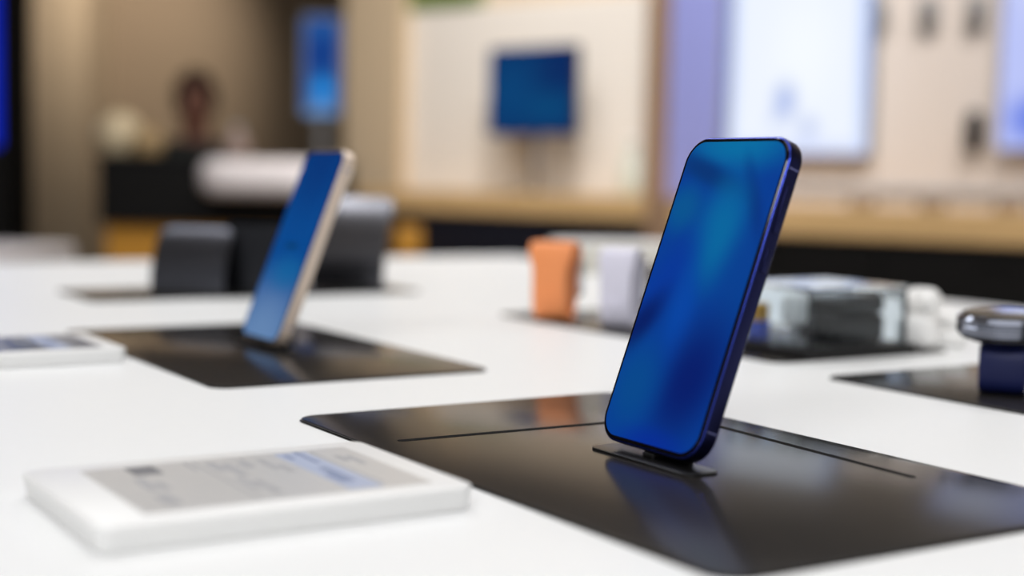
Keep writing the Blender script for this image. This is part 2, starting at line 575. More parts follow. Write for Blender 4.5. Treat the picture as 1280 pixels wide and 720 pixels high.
# ------------------------------------------------------------------ e-ink price tags
def price_tag(label, ca, cb, paper, rot=0.0):
    t = thing('price_tag', label, 'price tag', T(ca, cb, TZ), (0, 0, PHI + rot), 'electronic price tags on the table')
    w, h, H = 0.142, 0.100, 0.0095
    obj('casing', rr(w, h, 0.006, [(0.0022, 0.0), (0.0012, 0.0008), (0.0004, H - 0.0028), (0, H - 0.0022), (0, H - 0.0009), (0.0003, H - 0.0003), (0.0009, H)], 8), M_TAG, t)
    pw, phh = 0.110, 0.078
    px = 0.0035
    obj('display', slab(pw, phh, 0.001, H - 0.0004, H + 0.0001), paper, t, loc=(px, 0, 0))
    zz = (H, H + 0.00018)

    def mark(nm, u, v, du, dv, m, k=0):
        # u across the tag's long side from its left end, v from its far side
        obj(nm, slab(du * pw, dv * phh, 0.0006, zz[0], zz[1] + k * 0.00008), m, t, loc=(px - pw / 2 + u * pw, phh / 2 - v * phh, 0))
    mark('blue_reflection', 0.765, 0.50, 0.125, 0.92, M_BLUEREFL)  # blue reflection on the display, painted in as a flat block
    mark('heading_bar', 0.195, 0.13, 0.10, 0.20, M_INK1)
    bm = bmesh.new()
    rows = [(0.135, 0.43, 0.035, 0.26), (0.175, 0.50, 0.03, 0.16), (0.125, 0.78, 0.05, 0.22), (0.36, 0.14, 0.012, 0.2), (0.39, 0.5, 0.008, 0.9),
            (0.44, 0.20, 0.035, 0.22), (0.48, 0.30, 0.035, 0.30), (0.44, 0.62, 0.03, 0.26), (0.48, 0.72, 0.03, 0.30),
            (0.54, 0.22, 0.03, 0.16), (0.565, 0.16, 0.012, 0.20), (0.62, 0.25, 0.03, 0.26), (0.65, 0.38, 0.03, 0.18),
            (0.845, 0.48, 0.01, 0.85), (0.90, 0.28, 0.03, 0.15), (0.935, 0.34, 0.024, 0.22)]
    for (u, v, du, dv) in rows:
        slab(du * pw, dv * phh, 0.0005, zz[0], zz[1], 0, 3, bm, Matrix.Translation((px - pw / 2 + u * pw, phh / 2 - v * phh, 0)))
    o = obj('print', bm, M_INK2, t)
    bm = bmesh.new()
    for (u, v, du, dv) in [(0.79, 0.18, 0.018, 0.3), (0.765, 0.62, 0.03, 0.36), (0.735, 0.70, 0.02, 0.2), (0.735, 0.14, 0.02, 0.12)]:
        slab(du * pw, dv * phh, 0.0005, zz[0], zz[1] + 0.0001, 0, 3, bm, Matrix.Translation((px - pw / 2 + u * pw, phh / 2 - v * phh, 0)))
    obj('print', bm, mat('ink_slate', (128, 140, 172), 0.5), t)
    return t


price_tag('white electronic price tag in front, showing grey print and a painted pale blue reflection', -0.0895, 0.1615, M_PAPER)
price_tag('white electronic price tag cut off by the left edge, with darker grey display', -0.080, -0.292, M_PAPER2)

# ------------------------------------------------------------------ watches and straps on the second row
def strap_stand(label, a, b, strap_m, group, case=True, rz=0.6, wtop=0.040, wbot=0.031, H=0.068):
    t = thing('watch_strap', label, 'watch strap', T(a, b, 0.0), (0, 0, PHI - PI / 2 + rz), group)
    n = 56
    path = []
    for i in range(n):
        th = 2 * PI * i / n - PI / 2
        e = 0.55
        c, s = math.cos(th), math.sin(th)
        path.append((0.013 * math.copysign(abs(c) ** e, c), H / 2 + (H / 2 - 0.0015) * math.copysign(abs(s) ** e, s)))
    def wid(u):
        z = path[min(n - 1, int(round(u * (n - 1))))][1] / H
        k = min(1, max(0, (z - 0.62) / 0.25))
        k = k * k * (3 - 2 * k)
        return wbot + (wtop - wbot) * k
    obj('strap', ribbon(path, wid, 0.003, True), strap_m, t)
    obj('stand', slab(wbot * 0.6, 0.018, 0.004, 0.0032, H - 0.006, 0.002), M_GREYPL, t)
    if case:
        c = obj('watch_case', slab(0.037, 0.042, 0.010, -0.0105, 0.0, 0.003, 8, M=Matrix.Translation((0, 0.0145, H * 0.56)) @ RX), M_STEEL, t)
        obj('watch_glass', slab(0.034, 0.039, 0.009, -0.0118, -0.0098, 0.001, 8, M=Matrix.Translation((0, 0.0145, H * 0.56)) @ RX), M_BEZEL, c)
        obj('buckle', slab(0.012, 0.008, 0.002, 0, 0.0008, 0.0002, 5, M=Matrix.Translation((0, -0.0147, H * 0.30)) @ RX), strap_m, t)
    return t


strap_stand('bright orange watch strap standing on the back mat', 0.402, -0.362, M_ORANGE, 'watch straps standing in a row')
strap_stand('pale lilac watch strap standing between the orange one and the blue phone', 0.418, -0.288, M_LILAC, 'watch straps standing in a row', wtop=0.031, wbot=0.027, H=0.066)

# navy watch at the right edge
wt = thing('wristwatch', 'polished steel watch with dark rim and navy strap on the right hand mat', 'watch', T(0.413, 0.102, 0.0), (0, 0, PHI - PI / 2 + 0.62))
n = 48
path = []
for i in range(n):
    th = 2 * PI * i / n - PI / 2
    c, s = math.cos(th), math.sin(th)
    path.append((0.017 * math.copysign(abs(c) ** 0.5, c), 0.0150 + 0.0135 * math.copysign(abs(s) ** 0.5, s)))
obj('strap', ribbon(path, 0.026, 0.003, True), M_NAVY, wt)
obj('cushion', slab(0.022, 0.026, 0.006, 0.0035, 0.0262, 0.002), M_BLACKPL, wt)
R = 0.0278
CW = Matrix.Translation((0, -0.002, 0.0330)) @ Matrix.Rotation(math.radians(5), 4, 'X')
cs = obj('watch_case', lathe([(R - 0.003, 0.0022), (R, 0.004), (R, 0.0085), (R - 0.001, 0.0095)], 64, M=CW), M_DARKMETAL, wt)
obj('case_back', lathe([(0.015, -0.001), (R - 0.006, -0.0005), (R - 0.002, 0.0012), (R - 0.001, 0.0030), (R - 0.003, 0.0036)], 64, M=CW), M_STEEL, wt)
obj('bezel_ring', lathe([(R - 0.002, 0.009), (R - 0.0002, 0.0095), (R - 0.0002, 0.0125), (R - 0.003, 0.0145), (R - 0.005, 0.0145), (R - 0.006, 0.013)], 64, M=CW), M_DARKMETAL, wt)
obj('watch_face', lathe([(R - 0.0055, 0.012), (R - 0.0055, 0.0150), (R - 0.008, 0.0154), (0, 0.0156)], 64, M=CW), M_STEEL, wt)
for ang in (20, -20):
    a_ = math.radians(ang)
    obj('crown', lathe([(0.002, R - 0.001), (0.0026, R + 0.0006), (0.0026, R + 0.003), (0.0015, R + 0.0036)], 20,
                       M=CW @ Matrix.Translation((0, 0, 0.0062)) @ Matrix.Rotation(a_, 4, 'Z') @ Matrix.Rotation(PI / 2, 4, 'Y')), M_STEEL, wt)

# clear box with gadgets
bx = thing('display_case', 'clear acrylic display case with dark gadgets inside, behind the blue phone', 'display case', T(0.468, -0.110, 0.0), (0, 0, PHI))
obj('base', slab(0.112, 0.094, 0.004, 0.0, 0.006, 0.001), M_BLACKPL, bx)
cv = bmesh.new()
w2, h2, hz, th = 0.048, 0.042, 0.046, 0.0024
box(-w2, w2, -h2, -h2 + th, 0.006, hz, 0, cv)
box(-w2, w2, h2 - th, h2, 0.006, hz, 0, cv)
box(-w2, -w2 + th, -h2 + th, h2 - th, 0.006, hz, 0, cv)
box(w2 - th, w2, -h2 + th, h2 - th, 0.006, hz, 0, cv)
box(-w2, w2, -h2, h2, hz, hz + 0.003, 0, cv)
obj('cover', cv, M_ACRYL, bx, smooth=False)
g = thing('earbud_case', 'black earbud case inside the clear display case', 'earbud case', T(0.480, -0.098, 0.006), (0, 0, PHI))
obj('body', slab(0.056, 0.040, 0.010, 0.0, 0.022, 0.005), M_BLACKPL, g)
obj('lid', slab(0.056, 0.040, 0.010, 0.0222, 0.035, 0.005), M_BLACKGL, g)
g = thing('smart_ring_stand', 'pale grey gadget on a stem inside the clear display case', 'gadget', T(0.438, -0.102, 0.006), (0, 0, PHI))
obj('base', lathe([(0.010, 0), (0.010, 0.002), (0.003, 0.003), (0.003, 0.014)], 24), M_GREYPL, g)
obj('head', slab(0.018, 0.014, 0.005, 0.014, 0.036, 0.004), M_WHITEPL, g)
g = obj('reflection_block', slab(0.014, 0.012, 0.002, 0.0, 0.014, 0.001), mat('cobalt_reflection', (30, 80, 210), 0.35, noise=0.05, scale=40), None, loc=T(0.432, -0.134, 0.006), rot=(0, 0, PHI))  # small solid block added in place of a blue reflection
ab = obj('reflection_block', slab(0.013, 0.011, 0.002, 0.0, 0.013, 0.001), mat('amber_reflection', (214, 160, 40), 0.4, noise=0.05, scale=40), None, loc=T(0.432, -0.134, 0.020), rot=(0, 0, PHI + 0.2))  # amber reflection given the shape of a small block
tag(ab, 'small amber block standing in for a reflection, on the cobalt one in the clear display case', 'box')
tag(g, 'small cobalt block standing in for a blue reflection at the left end of the clear display case', 'box')

# white earbuds charging case with open lid
ec = thing('charging_case', 'white earbud charging case with open lid beside the clear display case', 'earbud case', T(0.541, -0.079, 0.0), (0, 0, PHI - PI / 2 + 0.55))
obj('body', slab(0.030, 0.022, 0.010, 0.0, 0.026, 0.007), M_WHITEPL, ec)
obj('lid', slab(0.029, 0.022, 0.010, -0.004, 0.006, 0.004, M=Matrix.Translation((0, 0.013, 0.034)) @ Matrix.Rotation(math.radians(75), 4, 'X')), M_WHITEPL, ec)
for sx in (-1, 1):
    eb = obj('earbud', lathe([(0.0, 0.0), (0.0028, 0.0005), (0.0030, 0.014), (0.0065, 0.020), (0.0085, 0.026), (0.0065, 0.033), (0, 0.036)], 24,
                         M=Matrix.Translation((sx * 0.0075, -0.001, 0.0135)) @ Matrix.Scale(0.8, 4)), M_WHITEPL, ec)
    obj('ear_tip', lathe([(0.0035, 0.0), (0.0058, 0.002), (0.0045, 0.005), (0, 0.006)], 20,
                         M=Matrix.Translation((sx * 0.0075, -0.0062, 0.0345)) @ Matrix.Scale(0.8, 4) @ Matrix.Rotation(PI / 2, 4, 'X')), M_WHITEPL, eb)
ec2 = thing('charging_case', 'closed white earbud case between the open one and the steel watch', 'earbud case', T(0.586, -0.092, TZ), (0, 0, PHI - PI / 2 + 0.5))
obj('body', slab(0.032, 0.022, 0.010, 0.0, 0.016, 0.006), M_WHITEPL, ec2)
obj('lid', slab(0.032, 0.022, 0.010, 0.0162, 0.027, 0.005), M_WHITEPL, ec2)

# white plinth at the back corner and a small black speaker on the table
pl = thing('display_plinth', 'low off white rounded plinth at the far corner of the table', 'plinth', T(0.85, -0.89, TZ), (0, 0, PHI - 0.5))
obj('body', slab(0.16, 0.08, 0.03, 0.0, 0.036, 0.004), mat('plinth_white', (222, 218, 208), 0.5, noise=0.02, scale=30), pl)
obj('plinth_top', slab(0.168, 0.088, 0.034, 0.036, 0.041, 0.002), M_WHITEPL, pl)
sp = thing('mini_speaker', 'tiny black round speaker on the table just behind the blue phone edge', 'speaker', T(0.70, -0.62, TZ))
obj('body', lathe([(0.013, 0), (0.016, 0.002), (0.017, 0.012), (0.016, 0.024), (0.012, 0.027), (0, 0.0275)], 32), M_BLACKPL, sp)
obj('grille', lathe([(0.012, 0.0272), (0.011, 0.0284), (0, 0.0288)], 32), M_GREYPL, sp)

# ------------------------------------------------------------------ dark folding devices on the back mat
def curved(label, a, b, w, h, lean, rz, m_face, group='curved black stands on the back mat'):
    """a sheet that stands upright at its foot and curls back towards its top, on a flat foot"""
    t = thing('curved_stand', label, 'display stand', T(a, b, 0.0), (0, 0, PHI - PI / 2 + rz), group)
    n = 18
    path, y, z = [], 0.0, 0.0030
    ds = h / (n - 1)
    for i in range(n):
        path.append((y, z))
        th = lean * (i / (n - 1)) ** 1.1
        y += math.sin(th) * ds
        z += math.cos(th) * ds
    bm = bmesh.new()
    rings = []
    for i, (y, z) in enumerate(path):
        th = lean * (i / (n - 1)) ** 1.1
        ny, nz = math.cos(th), -math.sin(th)
        top = max(0.0, (i - (n - 5)) / 4.0)          # rounded upper corners
        ww = w / 2 - 0.010 * (1 - math.sqrt(max(0.0, 1 - top * top)))
        r = []
        for sx, k in ((-1, 0.25), (-0.985, 0.0), (0.985, 0.0), (1, 0.25), (1, 0.75), (0.985, 1.0), (-0.985, 1.0), (-1, 0.75)):
            r.append(bm.verts.new((sx * ww, y + ny * k * 0.006, z + nz * k * 0.006)))
        rings.append(r)
    for A, B in zip(rings[:-1], rings[1:]):
        for i in range(8):
            bm.faces.new((A[i], A[(i + 1) % 8], B[(i + 1) % 8], B[i]))
    bm.faces.new(list(reversed(rings[0])))
    bm.faces.new(rings[-1])
    obj('curved_sheet', bm, m_face, t)
    obj('foot', slab(w * 0.96, 0.040, 0.008, 0.0, 0.003, 0.001), M_BLACKPL, t, loc=(0, 0.014, 0))
    return t


M_SHEEN = mat('dark_satin_metal', (84, 85, 92), 0.30, metal=1.0, noise=0.05, scale=60)
M_SHEEN3 = mat('silver_satin_metal', (112, 112, 118), 0.26, metal=1.0, noise=0.04, scale=60)
M_SHEEN2 = mat('black_satin_metal', (52, 53, 57), 0.34, metal=1.0, noise=0.05, scale=60)
curved('dark grey curved stand, leftmost on the back mat', 0.192, -0.700, 0.080, 0.071, 0.90, 0.78, M_SHEEN)
curved('narrow black curved stand half hidden by the cream framed phone', 0.254, -0.674, 0.080, 0.068, 0.22, 0.78, M_SHEEN2)
curved('silvery black curved stand showing right of the cream framed phone', 0.372, -0.715, 0.084, 0.108, 0.95, 0.72, M_SHEEN3)

# ------------------------------------------------------------------ the shop wall: counters, panels, screens
def wall_thing(name, label, cat, s, off, z, group=None):
    return thing(name, label, cat, W(s, off, z), (0, 0, WROT), group)


def counter(px0, px1, py_top_l, label, body_m, off, lip_h):
    sA, zA = wsz(px0, py_top_l, off)
    sB, _ = wsz(px1, py_top_l, off)
    h = zA - FLOOR
    w = sB - sA
    t = wall_thing('wall_counter', label, 'counter', (sA + sB) / 2, 0.0, FLOOR, 'counters along the shop wall')
    dep = off
    obj('body', box(-w / 2, w / 2, -dep + 0.03, 0, 0.06, h - lip_h, 0.003), body_m, t, smooth=False)
    obj('counter_top', box(-w / 2, w / 2, -dep, 0, h - lip_h, h, 0.004), M_WOOD, t, smooth=False)
    obj('kick_board', box(-w / 2, w / 2, -dep + 0.08, 0, 0.0, 0.06), M_CABINET, t, smooth=False)
    k = max(2, int(round(w / 0.6)))
    for i in range(k):
        x0, x1 = -w / 2 + w * i / k + 0.004, -w / 2 + w * (i + 1) / k - 0.004
        d = obj('cabinet_door', box(x0, x1, -dep + 0.012, -dep + 0.03, 0.08, h - lip_h - 0.006, 0.002), body_m, t, smooth=False)
        obj('handle', box((x0 + x1) / 2 - 0.06, (x0 + x1) / 2 + 0.06, -dep + 0.004, -dep + 0.012, h - lip_h - 0.05, h - lip_h - 0.04, 0.002), M_CABINET, d)
    return t, h + FLOOR


_, ZC1 = counter(432, 806, 236, 'dark navy wall counter with oak top below the blue monitor', M_NAVYCAB, 0.40, 0.075)
_, ZC2 = counter(840, 1420, 254, 'black wall counter with oak top below the bright wall screens', M_CABINET, 0.40, 0.085)

# white product panel behind the monitor
s0, _ = wsz(503, 100, 0.04)
s1, _ = wsz(806, 100, 0.04)
z1 = wsz(650, 4, 0.04)[1]
wp = wall_thing('display_board', 'tall off white product panel behind the blue monitor', 'panel', (s0 + s1) / 2, 0.004, ZC1)
obj('board', box(-(s1 - s0) / 2, (s1 - s0) / 2, -0.04, 0, 0.0, z1 - ZC1, 0.004), M_PANEL, wp, smooth=False)
obj('header', box(-(s1 - s0) / 2, -(s1 - s0) / 2 + (s1 - s0) * 0.34, -0.05, 0, z1 - ZC1, z1 - ZC1 + 0.14, 0.004), M_GREEN, wp, smooth=False)
# beige pegboard of the right bay
s0, _ = wsz(905, 100, 0.03)
s1, _ = wsz(1420, 100, 0.03)
pb = wall_thing('pegboard', 'beige pegboard behind the bright wall screens', 'panel', (s0 + s1) / 2, 0.0, ZC2)
PEGZ = 0.80
bm = box(-(s1 - s0) / 2, (s1 - s0) / 2, -0.03, 0, 0.0, PEGZ - ZC2, 0.003)
obj('board', bm, M_PEG, pb, smooth=False)
struct('trim_5', box(s0, s1 + 0.3, -0.05, 0.0, PEGZ + 0.002, CEIL), M_FASCIA, loc=WO, rot=(0, 0, WROT))
obj('rail', box(-(s1 - s0) / 2, (s1 - s0) / 2, -0.045, -0.03, 0.04, 0.06, 0.003), M_GREYPL, pb, smooth=False)
# lavender panel next to the post
s0, _ = wsz(836, 100, 0.06)
s1, _ = wsz(906, 100, 0.06)
lv = wall_thing('partition_board', 'lavender side panel between the oak post and the first bright screen', 'panel', (s0 + s1) / 2, 0.0, ZC2)
obj('board', box(-(s1 - s0) / 2, (s1 - s0) / 2, -0.06, 0, 0.0, 1.6, 0.004), M_LAV, lv, smooth=False)
obj('edge_strip', box((s1 - s0) / 2 - 0.012, (s1 - s0) / 2, -0.066, -0.06, 0.0, 1.6, 0.001), M_GREYPL, lv, smooth=False)


def wall_screen(px0, px1, py_bot, zh, label, scr, off=0.09, frame=M_GREYPL):
    s0, z0 = wsz(px0, py_bot, off)
    s1, _ = wsz(px1, py_bot, off)
    w = s1 - s0
    t = wall_thing('wall_screen', label, 'screen', (s0 + s1) / 2, 0.0, z0, 'bright screens on the shop wall')
    obj('casing', box(-w / 2 - 0.008, w / 2 + 0.008, -off + 0.012, -0.03, -0.008, zh + 0.008, 0.004), frame, t, smooth=False)
    obj('screen', slab(w, zh, 0.004, 0, 0.012, 0.001, 5, M=Matrix.Translation((0, -off + 0.012, zh / 2)) @ RX), scr, t)
    obj('bracket', box(-0.08, 0.08, -0.03, 0.0, zh * 0.3, zh * 0.7, 0.002), M_BLACKPL, t, smooth=False)
    return t


wall_screen(908, 1080, 192, 0.85, 'large bright white screen with faint blue figure above the blue phone',
            screen_mat('bright_screen', (236, 242, 253),
                       [(0.0, 0.5, 0.10, 1.2, 0, (176, 200, 255), 1.0), (1.0, 0.5, 0.10, 1.2, 0, (176, 200, 255), 1.0), (0.5, 0.0, 1.2, 0.08, 0, (200, 212, 255), 0.8),
                        (0.55, 0.38, 0.42, 0.36, 0, (243, 248, 254), 0.9), (0.43, 0.20, 0.13, 0.12, 0, (120, 150, 225), 0.75), (0.60, 0.10, 0.12, 0.07, 0, (150, 170, 230), 0.6),
                        (0.36, 0.13, 0.08, 0.05, 0, (150, 170, 230), 0.4)], 1.03))
wall_screen(1246, 1440, 186, 0.85, 'bright bluish wall screen cut off by the right edge',
            screen_mat('bright_screen_right', (190, 200, 252), [(0.35, 0.75, 0.5, 0.5, 0, (232, 238, 255), 0.9), (0.25, 0.1, 0.35, 0.14, 0, (90, 120, 230), 0.9)], 0.97))

# the blue monitor on its stand
sm, zm = wsz(663, 169, 0.22)
m0, _ = wsz(609, 120, 0.22)
m1, _ = wsz(719, 120, 0.22)
zt = wsz(663, 58, 0.22)[1]
mw, mh = (m1 - m0), zt - zm
mo = wall_thing('monitor', 'dark blue monitor on a thin stand before the off white panel', 'monitor', sm, 0.22, ZC1)
SM = Matrix.Translation((0, 0, zm - ZC1 + mh / 2)) @ RX
obj('casing', slab(mw, mh, 0.012, -0.025, 0.0, 0.003, 6, M=SM), M_BLACKPL, mo)
obj('screen', slab(mw - 0.014, mh - 0.014, 0.006, 0.0, 0.001, 0, 6, M=SM),
    screen_mat('monitor_screen', (0, 52, 104), [(0.25, 0.5, 0.5, 0.6, 0, (0, 66, 118), 0.8), (0.85, 0.8, 0.4, 0.5, 0, (0, 36, 92), 0.9), (0.7, 0.3, 0.5, 0.3, 0, (0, 76, 124), 0.6)], 1.0), mo)
obj('neck', box(-0.014, 0.014, 0.028, 0.045, 0.006, zm - ZC1 + mh * 0.6, 0.003), M_STEEL, mo)
obj('foot', slab(0.16, 0.11, 0.02, 0.0, 0.008, 0.002), M_STEEL, mo, loc=(0, 0.02, 0))

# small goods hung on the pegboard and set on the counters
def hang(px, py, w, h, d, label, body_m, group, name='hanging_pack', cat='accessory', round_=False):
    s, z = wsz(px, py, 0.07)
    t = wall_thing(name, label, cat, s, 0.03, z, group)
    obj('hook', box(-0.003, 0.003, -0.075, 0.0, h / 2 - 0.004, h / 2 + 0.002, 0.001), M_GREYPL, t)
    if round_:
        obj('body', slab(w, h, w * 0.49, -d, 0.0, 0.008, 8, M=Matrix.Translation((0, -0.05, 0)) @ RX), body_m, t)
    else:
        obj('card', slab(w, h, 0.006, 0, 0.002, 0, 5, M=Matrix.Translation((0, -0.02, 0)) @ RX), M_GREYPL, t)
        obj('product', slab(w * 0.7, h * 0.62, 0.01, -0.0, d, 0.006, 6, M=Matrix.Translation((0, -0.022, -h * 0.08)) @ RX), body_m, t)


M_HG = mat('hung_grey', (118, 112, 108), 0.5, noise=0.1, scale=30)
hang(1095, 20, 0.05, 0.10, 0.02, 'grey accessory hung on the pegboard, first right of the bright screen', M_HG, 'accessories hung on the pegboard')
hang(1157, 18, 0.06, 0.10, 0.02, 'grey accessory hung on the pegboard, second right of the bright screen', M_HG, 'accessories hung on the pegboard')
hang(1218, 16, 0.06, 0.10, 0.02, 'grey accessory hung on the pegboard, next to the cut off screen', M_HG, 'accessories hung on the pegboard')
hang(1217, 165, 0.052, 0.125, 0.03, 'black oval device hung low on the pegboard', M_BLACKPL, 'accessories hung on the pegboard', 'hanging_device', 'device', True)


def on_counter(px, py, off, zc, label, name, cat, parts, group=None):
    s, _ = wsz(px, py, off)
    t = wall_thing(name, label, cat, s, off, zc, group)
    for nm, bm, m in parts:
        obj(nm, bm, m, t)


for px, lb in ((1078, 'small grey speaker on the oak counter, first right of the blue phone'),
               (1166, 'small grey speaker on the oak counter under the beige pegboard'),
               (1262, 'small grey speaker on the oak counter at the right edge')):
    on_counter(px, 240, 0.2, ZC2, lb, 'counter_speaker', 'speaker',
               [('body', lathe([(0.034, 0), (0.040, 0.006), (0.040, 0.030), (0.030, 0.042), (0, 0.044)], 28), mat('speaker_fabric', (150, 130, 112), 0.7, noise=0.1, scale=90)),
                ('base', lathe([(0.036, -0.0), (0.036, 0.004), (0, 0.004)], 28), M_BLACKPL)], 'speakers on the oak counter')
on_counter(790, 195, 0.15, ZC1, 'pale green glass carafe at the right end of the white panel', 'carafe', 'bottle',
           [('body', lathe([(0.035, 0), (0.04, 0.01), (0.04, 0.10), (0.018, 0.15), (0.018, 0.18), (0.02, 0.185)], 28), mat('pale_green', (206, 210, 198), 0.3, noise=0.02, scale=20)),
            ('lid', lathe([(0.019, 0.185), (0.019, 0.2), (0, 0.202)], 28), M_WHITEPL)])

# ------------------------------------------------------------------ the far left: service desk, person, signs
DY = 5.0
d0, d1 = at(122, 200, DY), at(445, 200, DY)
zt = at(240, 196, DY).z
dk = thing('service_desk', 'black service desk with amber wooden base and white rounded shelf', 'desk', ((d0.x + d1.x) / 2, DY, FLOOR))
dw = (at(425, 200, DY).x - d0.x)
xo = (d0.x + dw / 2) - (d0.x + d1.x) / 2
zb = at(240, 282, DY).z
obj('front', box(xo - dw / 2, xo + dw / 2, 0.0, 0.42, zb - FLOOR, zt - FLOOR - 0.02, 0.006), M_CABINET, dk, smooth=False)
obj('desk_top', box(xo - dw / 2 - 0.01, xo + dw / 2 + 0.01, -0.01, 0.44, zt - FLOOR - 0.02, zt - FLOOR, 0.006), M_BLACKGL, dk, smooth=False)
obj('wooden_base', box(xo - dw / 2 + 0.02, xo + dw / 2 - 0.02, 0.03, 0.40, 0.0, zb - FLOOR, 0.004), M_AMBER, dk, smooth=False)
e0, e1 = at(250, 220, DY - 0.15), at(400, 220, DY - 0.15)
ez0, ez1 = at(300, 245, DY - 0.15).z, at(300, 199, DY - 0.15).z
obj('shelf', slab(e1.x - e0.x, 0.24, 0.10, ez0 - FLOOR, ez1 - FLOOR, 0.045), mat('shelf_white', (236, 228, 228), 0.5, noise=0.02, scale=10), dk,
    loc=((e0.x + e1.x) / 2 - (d0.x + d1.x) / 2, -0.13, 0))

# things standing on the desk
def on_desk(px, label, name, cat, parts, yoff=0.2):
    p = at(px, 195, DY + yoff)
    t = thing(name, label, cat, (p.x, DY + yoff, zt))
    for nm, bm, m in parts:
        obj(nm, bm, m, t)


on_desk(150, 'round cream ceramic vase at the left end of the black desk', 'round_vase', 'vase',
        [('body', lathe([(0.03, 0), (0.06, 0.01), (0.088, 0.06), (0.085, 0.10), (0.05, 0.145), (0.03, 0.15), (0.032, 0.158)], 36), M_CERAM),
         ('foot', lathe([(0.034, 0.0), (0.034, 0.004), (0.02, 0.006)], 30), M_TAN)])
on_desk(184, 'smaller tan ceramic pot beside the round cream vase', 'ceramic_pot', 'pot',
        [('body', lathe([(0.03, 0), (0.05, 0.01), (0.06, 0.05), (0.045, 0.08), (0.042, 0.088)], 36), M_TAN),
         ('lid', lathe([(0.043, 0.088), (0.03, 0.1), (0.008, 0.105), (0.008, 0.112), (0, 0.114)], 30), M_TAN)], 0.12)
on_desk(296, 'greyish pink bottle standing above the white rounded shelf', 'bottle', 'bottle',
        [('body', lathe([(0.035, 0), (0.045, 0.01), (0.045, 0.06), (0.02, 0.085), (0.018, 0.10)], 30), M_PINK),
         ('cap', lathe([(0.02, 0.10), (0.02, 0.115), (0, 0.117)], 24), M_GREYPL)], 0.15)

# person behind the desk
PY = 6.12
pc = at(245, 124, PY)
hip_z = pc.z - 0.72
per = thing('person', 'person with brown hair in dark clothes sitting behind the black desk', 'person', (pc.x, PY, FLOOR), (0, 0, 0))


def skin(name, verts, edges, radii, m, parent, root=0, lv=2):
    me = bpy.data.meshes.new(name)
    me.from_pydata(verts, edges, [])
    o = bpy.data.objects.new(name, me)
    COL.objects.link(o)
    o.parent = parent
    me.materials.append(m)
    md = o.modifiers.new('skin', 'SKIN')
    md.use_smooth_shade = True
    for i, v in enumerate(me.skin_vertices[0].data):
        v.radius = radii[i] if isinstance(radii[i], tuple) else (radii[i], radii[i])
        v.use_root = (i == root)
    s = o.modifiers.new('subd', 'SUBSURF')
    s.levels = s.render_levels = lv
    return o


hz = hip_z - FLOOR
SK = {'pel': ((0, 0, hz), (0.16, 0.11)), 'wst': ((0, 0.01, hz + 0.18), (0.14, 0.10)), 'chs': ((0, 0.0, hz + 0.38), (0.17, 0.12)),
      'nkb': ((0, 0.0, hz + 0.53), (0.085, 0.07)), 'nk': ((0, -0.01, hz + 0.585), 0.052), 'hd': ((0, -0.03, hz + 0.645), (0.066, 0.078)), 'hd2': ((0, -0.03, hz + 0.73), (0.072, 0.09)), 'hd3': ((0, -0.02, hz + 0.785), (0.05, 0.06))}
for sx, k in ((-1, 'l'), (1, 'r')):
    SK.update({k + 'sh': ((sx * 0.18, 0.0, hz + 0.49), 0.066), k + 'el': ((sx * 0.25, -0.04, hz + 0.24), 0.045), k + 'wr': ((sx * 0.17, -0.27, hz + 0.22), 0.03),
               k + 'pa': ((sx * 0.15, -0.33, hz + 0.22), (0.036, 0.02)),
               k + 'hp': ((sx * 0.10, -0.05, hz - 0.01), 0.09), k + 'kn': ((sx * 0.13, -0.44, hz + 0.0), 0.062), k + 'an': ((sx * 0.13, -0.42, 0.09), 0.042), k + 'to': ((sx * 0.14, -0.58, 0.04), 0.035)})
names = list(SK)
ed = [('pel', 'wst'), ('wst', 'chs'), ('chs', 'nkb'), ('nkb', 'nk'), ('nk', 'hd'), ('hd', 'hd2'), ('hd2', 'hd3')]
for k in 'lr':
    ed += [('chs', k + 'sh'), (k + 'sh', k + 'el'), (k + 'el', k + 'wr'), (k + 'wr', k + 'pa'), ('pel', k + 'hp'), (k + 'hp', k + 'kn'), (k + 'kn', k + 'an'), (k + 'an', k + 'to')]
V = [SK[n_][0] for n_ in names]
RD = [SK[n_][1] for n_ in names]
for k, sx in (('l', -1), ('r', 1)):       # five fingers on each palm, thumb from its side
    base = Vector(SK[k + 'pa'][0])
    for j, ln in enumerate((0.062, 0.072, 0.068, 0.052)):
        off = (j - 1.5) * 0.018 * sx * -1
        p1 = base + Vector((off, -0.035, 0.0))
        p2 = p1 + Vector((off * 0.2, -ln * 0.55, -0.008))
        p3 = p2 + Vector((0, -ln * 0.45, -0.02))
        i0 = len(V)
        V += [tuple(p1), tuple(p2), tuple(p3)]
        RD += [0.009, 0.0085, 0.007]
        names += ['f', 'f', 'f']
        ed += [(k + 'pa', i0), (i0, i0 + 1), (i0 + 1, i0 + 2)]
    q1 = base + Vector((-sx * 0.040, 0.01, -0.002))
    q2 = q1 + Vector((-sx * 0.022, -0.035, -0.006))
    i0 = len(V)
    V += [tuple(q1), tuple(q2)]
    RD += [0.010, 0.008]
    names += ['f', 'f']
    ed += [(k + 'pa', i0), (i0, i0 + 1)]
ix = lambda k: k if isinstance(k, int) else names.index(k)
skin('body', V, [(ix(p_), ix(q_)) for p_, q_ in ed], RD, M_SKIN, per)
